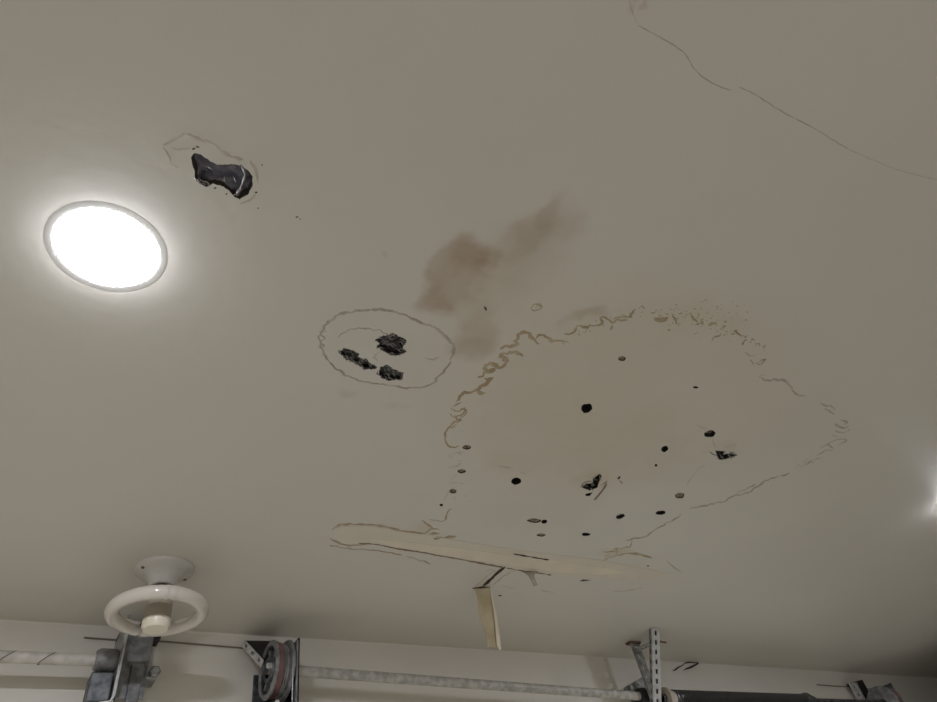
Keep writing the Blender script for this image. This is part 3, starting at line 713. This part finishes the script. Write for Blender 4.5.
# cable drums
def drum(x0, zc, side, label):
    """grooved cable drum on the shaft; side=+1 has its open face to -x"""
    t = thing('cable_drum', (x0, YS, zc), label, 'drum', 'cable drums')
    a = (1, 0, 0) if side > 0 else (-1, 0, 0); o_ = (x0, YS, zc)
    prof = [(.006, .0455), (.001, .0470), (0, .0485), (0, .0545), (.003, .0575), (.007, .0575)]
    for k in range(5): prof += [(.009 + k * .0045, .0505), (.0112 + k * .0045, .0525)]
    prof += [(.0325, .0505), (.034, .058), (.037, .060), (.040, .060), (.042, .056), (.042, .016)]
    bm = BM(); lathe(bm, o_, a, prof, 48); obj('rim', bm, 'grey_steel', t, True)
    bm = BM(); lathe(bm, o_, a, [(.004, .0455), (.022, .0435), (.022, .016), (.020, .016), (.020, .0435), (.003, .0445)], 48); obj('inner_wall', bm, 'dark_steel', t, True)
    bm = BM(); lathe(bm, o_, a, [(.002, .0165), (0, .024), (.004, .027), (.024, .027)], 32); obj('hub', bm, 'dark_steel', t, True)
    bm = BM(); lathe(bm, o_, a, [(.0075, .0512), (.0085, .0560), (.013, .0545), (.019, .0538), (.0195, .0512)], 48); obj('painted_band', bm, 'red_paint', t, True)
    for k in range(6):
        q = 2 * math.pi * k / 6 + .3; bm = BM(); d = Vector((0, math.cos(q), math.sin(q))); s = Vector((0, -math.sin(q), math.cos(q))); ax = Vector(a); O = Vector(o_)
        vv = [bm.verts.new(O + ax * e + d * r + s * w_) for e in (.006, .02) for r in (.025, .0445) for w_ in (-.003, .003)]
        for f in ((0, 1, 3, 2), (4, 6, 7, 5), (0, 4, 5, 1), (2, 3, 7, 6), (0, 2, 6, 4), (1, 5, 7, 3)): bm.faces.new([vv[i] for i in f])
        obj('spoke', bm, 'galvanised', t)
    bm = BM(); bolt(bm, Vector(o_) + Vector(a) * .002 + Vector((0, -.022, 0)), -Vector(a), .006, .010); obj('set_screw', bm, 'bright_steel', t)
    bm = BM(); xx = x0 + a[0] * .036; tube(bm, [(xx, YS - .0555, zc), (xx, YS - .0555, zc - .25), (xx, YS - .052, .12)], .0014, 6); obj('lift_cable', bm, 'lift_cable', t)
    return t
zd = onY(270, 670, YS).z
dx = onY(267, 670, YS).x
drum(dx, zd, 1, 'grooved cable drum with a reddish band at the left end of the speckled tube')
drx = onY(888, 702, YS).x
drum(drx, zr, -1, 'dark cable drum at the far right end of the door hardware')

# perforated strip in a plane given by origin, along, across
def perf(bm, o, al, ac, L, W, pitch, hw, hl, thick, start=0.0, m=0):
    o = Vector(o); al = Vector(al).normalized(); ac = Vector(ac).normalized(); nn = al.cross(ac).normalized()
    nseg = max(1, int(round(L / pitch))); pitch = L / nseg
    us = [0.0]; 
    for k in range(nseg): us += [k * pitch + (pitch - hl) / 2, k * pitch + (pitch + hl) / 2, (k + 1) * pitch]
    wsx = [0, (W - hw) / 2, (W + hw) / 2, W]; G = {}
    def V(i, j, s):
        if (i, j, s) not in G: G[i, j, s] = bm.verts.new(o + al * us[i] + ac * wsx[j] + nn * (thick * s))
        return G[i, j, s]
    hole = lambda i, j: (i % 3 == 1 and j == 1)
    for i in range(len(us) - 1):
        for j in range(3):
            if hole(i, j):
                for (p, q) in (((i, j), (i + 1, j)), ((i + 1, j), (i + 1, j + 1)), ((i + 1, j + 1), (i, j + 1)), ((i, j + 1), (i, j))):
                    f = bm.faces.new((V(*p, 0), V(*q, 0), V(*q, 1), V(*p, 1))); f.material_index = m
                continue
            for s in (0, 1):
                f = bm.faces.new((V(i, j, s), V(i + 1, j, s), V(i + 1, j + 1, s), V(i, j + 1, s))); f.material_index = m
    n_ = len(us) - 1
    for i in range(n_):
        for j in (0, 3): bm.faces.new((V(i, j, 0), V(i + 1, j, 0), V(i + 1, j, 1), V(i, j, 1)))
    for j in range(3):
        for i in (0, n_): bm.faces.new((V(i, j, 0), V(i, j + 1, 0), V(i, j + 1, 1), V(i, j, 1)))
    bmesh.ops.recalc_face_normals(bm, faces=bm.faces)
def prism(bm, pts, off):
    off = Vector(off); a = [bm.verts.new(p) for p in pts]; b_ = [bm.verts.new(Vector(p) + off) for p in pts]; n = len(pts)
    bm.faces.new(a); bm.faces.new(b_[::-1])
    for i in range(n): bm.faces.new((a[i], b_[i], b_[(i + 1) % n], a[(i + 1) % n]))
    bmesh.ops.recalc_face_normals(bm, faces=bm.faces); return bm

# left door: end bearing bracket below the ring lamp
bx = .172; bz = zb; zt = onY(140, 640, YW).z
t = thing('end_bearing_bracket', (bx, YW, bz), 'bent steel end bracket directly below the ring lamp', 'bracket', 'door end brackets')
bm = BM(); box(bm, bx - .004, bx, YS - .028, YW - .001, bz - .085, zt, .0008); obj('side_plate', bm, 'galvanised', t)
bm = BM(); box(bm, bx + .006, bx + .060, YW - .046, YW - .042, bz - .052, zt - .010, .001); obj('face_plate', bm, 'grey_steel', t)
bm = BM(); box(bm, bx + .008, bx + .011, YW - .0445, YW - .001, bz - .055, zt - .008); obj('web', bm, 'black_steel', t)
bm = BM(); box(bm, bx - .004, bx + .074, YW - .044, YW - .0005, zt - .012, zt - .006); obj('top_shadow_strip', bm, 'black_steel', t)  # black strip paints in the shadow where the bracket top meets the wall
bm = BM(); box(bm, bx + .028, bx + .050, YW - .054, YW - .045, bz - .060, bz + .010, .002); obj('rib', bm, 'grey_steel', t)
bm = BM(); bolt(bm, (bx + .071, YW - .05, bz - .005), (0, -1, 0), .011, .012); obj('bolt', bm, 'galvanised', t)
bm = BM(); box(bm, bx + .056, bx + .078, YW - .052, YW - .001, bz - .016, bz + .008, .002); obj('bolt_tab', bm, 'galvanised', t)
bm = BM(); lathe(bm, (bx - .042, YS, bz), (1, 0, 0), [(0, .0105), (0, .017), (.006, .021), (.034, .021), (.038, .018), (.038, .0105)], 28, closed=True); obj('bearing', bm, 'grey_steel', t, True)
bm = BM(); box(bm, bx - .044, bx - .006, YS - .018, YS + .03, bz - .078, bz - .026, .003); obj('guide_block', bm, 'dark_steel', t)
prof = [(-.001, .055), (-.002, -.070), (-.007, -.080), (-.030, -.084), (-.045, -.092), (-.058, -.120), (-.064, -.160)]
bm = BM(); rows = [[Vector((bx + x, YS - .032 + y, bz + z)) for y in (0, .012, .024)] for x, z in prof]; sheet(bm, rows)
o = obj('formed_edge', bm, 'bright_steel', t); sm = o.modifiers.new('thick', 'SOLIDIFY'); sm.thickness = .003
pt = onY(157, 639, YW); bm = BM(); tube(bm, [pt + Vector((0, .004, 0)), pt + Vector((0, -.012, .001)), pt + Vector((.002, -.014, .007))], .003, 8); obj('screw_hook', bm, 'black_steel', t, True)

# right door, left end: perforated bracket over the drum
A_ = onY(244, 640.5, YW - .002); B_ = onY(278, 641, YW - .002); C_ = onY(263, 661, YS + .02)
t = thing('end_bearing_bracket', (A_.x, YW, C_.z), 'punched triangular end bracket above the reddish grooved drum', 'bracket', 'door end brackets')
bm = BM(); prism(bm, [A_, B_, C_], (0, -.0, -.003)); obj('gusset', bm, 'black_steel', t)
bm = BM(); al = C_ - A_; perf(bm, A_ + Vector((0, -.002, .002)), al, Vector((-.35, -.3, -.9)), al.length * 1.02, .020, al.length / 3.1, .009, .010, .002); obj('punched_edge', bm, 'bright_steel', t)
sx = dx + .050
bm = BM(); box(bm, sx, sx + .004, YS - .045, YW - .001, zd - .17, zd + .052, .001); obj('side_plate', bm, 'black_steel', t)
bm = BM(); box(bm, sx - .004, sx, YS - .047, YS - .036, zd - .17, zd + .046, .001); obj('plate_edge', bm, 'grey_steel', t)
bm = BM(); box(bm, dx - .002, sx + .004, YW - .006, YW - .001, zd - .19, zd + .02, .001); obj('wall_flange', bm, 'dark_steel', t)
bm = BM(); lathe(bm, (dx - .010, YS, zd), (1, 0, 0), [(0, 0), (0, .010), (.0105, .0102)], 24); obj('shaft_end', bm, 'dark_steel', t, True)
bm = BM(); box(bm, dx + .004, dx + .036, YS - .02, YS + .03, zd - .120, zd - .066, .006); obj('guide_block', bm, 'dark_steel', t)
for q in ((dx + .012, -.075), (dx + .035, -.082)):
    bm = BM(); bolt(bm, (q[0], YS - .03, zd + q[1]), (0, -1, 0), .005, .01); obj('bolt', bm, 'bright_steel', t)

# right end bracket of the right door
A2 = onY(843, 684.5, YW - .002); B2 = onY(858, 681.5, YW - .002); t = thing('end_bearing_bracket', (A2.x, YW, A2.z), 'small black and grey end bracket at the far right, beside the last drum', 'bracket', 'door end brackets')
bm = BM(); prism(bm, [A2 + Vector((.02, 0, 0)), B2, B2 - Vector((0, 0, .075)), A2 + Vector((.09, 0, -.06))], (0, -.02, 0)); obj('gusset', bm, 'black_steel', t)
bm = BM(); perf(bm, A2 + Vector((.0, -.022, 0)), (0.0, 0, -1), (1, 0, 0), .09, .055, .032, .012, .012, .003); obj('punched_plate', bm, 'bright_steel', t)
bm = BM(); box(bm, drx + .004, drx + .008, YS - .045, YW - .001, zr - .17, zr + .06, .001); obj('side_plate', bm, 'dark_steel', t)

# centre bracket of punched angle steel, hung from the ceiling
XB = onC(655, 628).x; Yb = onC(655, 628).y; top = Vector((XB, Yb, CE)); pst = onC(634, 641.5)
t = thing('punched_bracket', (XB, YS, S3.z), 'punched angle steel bracket hung from the ceiling at the middle of the shaft', 'bracket')
foot = onX(657, 706, XB)
al = foot - top; Lb = al.length
bm = BM(); perf(bm, top + Vector((-.0155, 0, -.001)), al, (1, 0, 0), Lb, .031, .0265, .0085, .012, .0022); obj('front_brace', bm, 'bright_steel', t)
bm = BM(); nrm = Vector((1, 0, 0)).cross(al).normalized(); nrm = nrm if nrm.y > 0 else -nrm
perf(bm, top + Vector((-.0155, 0, -.001)), al, nrm, Lb, .010, .0265, .004, .012, .0022); obj('brace_flange', bm, 'galvanised', t)
bk = nrm * .007; o_b = top + Vector((-.012, 0, -.003)) + bk
bm = BM(); prism(bm, [o_b, o_b + Vector((.025, 0, 0)), o_b + Vector((.025, 0, 0)) + al * .97, o_b + al * .97], nrm * .002); obj('dark_hole_backing', bm, 'black_steel', t)  # dark strip added behind the brace so its holes look shaded
PX = pst.x - .020
bm = BM(); perf(bm, (PX, pst.y, CE - .001), (0.10, .05, -1), (1, .15, 0), .20, .044, .028, .009, .012, .0022); obj('post', bm, 'galvanised', t)
bm = BM(); box(bm, PX - .002, PX + .044, pst.y - .004, pst.y + .016, CE - .006, CE - .0005, .001); obj('ceiling_foot', bm, 'rust', t)
mid = top.lerp(foot, .16)
bm = BM(); perf(bm, (PX + .01, pst.y - .002, mid.z - .006), (XB - PX, mid.y - pst.y, 0), (0, 0, 1), math.hypot(XB - PX - .01, mid.y - pst.y), .012, .02, .005, .009, .002); obj('link_strip', bm, 'galvanised', t)
bm = BM(); tube(bm, [(XB, mid.y, mid.z), (XB + .035, mid.y + .01, mid.z + .001), (XB + .055, mid.y + .012, mid.z + .001)], .0028, 8); obj('bolt_shank', bm, 'rust', t)
q = [onY(624, 690, YS + .03), onY(626, 686.5, YS + .03), onY(643, 676.5, YS + .03), onY(652, 680, YS + .03), onY(656, 703, YS + .03), onY(640, 708, YS + .03), onY(626, 696, YS + .03)]
bm = BM(); prism(bm, q, (0, .004, 0)); obj('bearing_plate', bm, 'galvanised', t)
for px_, py_ in ((639, 684.5), (631, 692)):
    bm = BM(); bolt(bm, onY(px_, py_, YS + .029), (0, -1, 0), .005, .005); obj('bolt', bm, 'bright_steel', t)
bm = BM(); lathe(bm, S3 - Vector((.006, 0, 0)), (1, 0, 0), [(0, .0114), (0, .019), (.008, .022), (.026, .022), (.034, .018), (.034, .0114)], 28, closed=True); obj('bearing', bm, 'black_steel', t, True)

# thin cords along the wall
def cord(pts, label):
    bm = BM(); tube(bm, [onY(x, y, YW - .004) for x, y in pts], .0016, 6); return tag(obj('wall_cord', bm, 'cord_grey', None, True), label, 'cord', 'cords along the wall')
cord([(84, 637.5), (110, 639.5), (135, 640.8), (165, 641.5), (200, 644.5), (225, 646.5), (246, 648.3)], 'thin dark cord on the wall between the two left brackets')
cord([(817, 684.6), (832, 685.8), (845, 686.6), (862, 688), (874, 689.5)], 'thin cord on the wall at the far right bracket')

# marker scribble on the wall
bm = BM(); onW = lambda x, y: onY(x, y, YW - .0042)
s_ = lambda P: crop(P, 600, 610, 7.63)
dn = Vector((0, -1, 0))
ribbon(bm, s_([(556, 462), (575, 456), (595, 440), (625, 425), (640, 412)]), w=.0050, wob=.1, h=.0004, proj=onW, drop=dn, var=.3)
ribbon(bm, s_([(640, 410), (670, 400), (710, 398), (752, 404), (725, 420), (690, 437), (660, 448), (638, 458)]), w=.0048, wob=.1, h=.0004, proj=onW, drop=dn, var=.3)
tag(obj('marker_scribble', bm, 'marker_ink'), 'short black marker scribble on the wall right of the punched bracket', 'writing')

# added light blocker shaped as a tall cabinet, unseen below the view, shading the corner
t = thing('shade_blocker_cabinet', (3.24, .85, 0), 'added tall dark cabinet, out of view, that shades the right corner by the door wall', 'cabinet')
x0, x1, y0, y1, zt_ = 2.93, 3.585, .25, 1.36, 2.20
bm = BM(); box(bm, x0, x1, y0, y1, .06, zt_, .004); obj('body', bm, 'bounce_cut_dark', t)
bm = BM(); box(bm, x0 + .05, x1 - .02, y0 + .03, y1 - .03, 0, .062); obj('plinth', bm, 'black_steel', t)
for k in range(2):
    ya = y0 + .01 + k * (y1 - y0) / 2; yb_ = ya + (y1 - y0) / 2 - .02
    bm = BM(); box(bm, x0 - .02, x0 + .001, ya, yb_, .08, zt_ - .02, .003); d = obj('door', bm, 'bounce_cut_dark', t)
    yh = yb_ - .05 if k == 0 else ya + .05
    bm = BM(); tube(bm, [(x0 - .02, yh, 1.0), (x0 - .045, yh, 1.0), (x0 - .045, yh, 1.14), (x0 - .02, yh, 1.14)], .005, 8); obj('handle', bm, 'bright_steel', d, True)
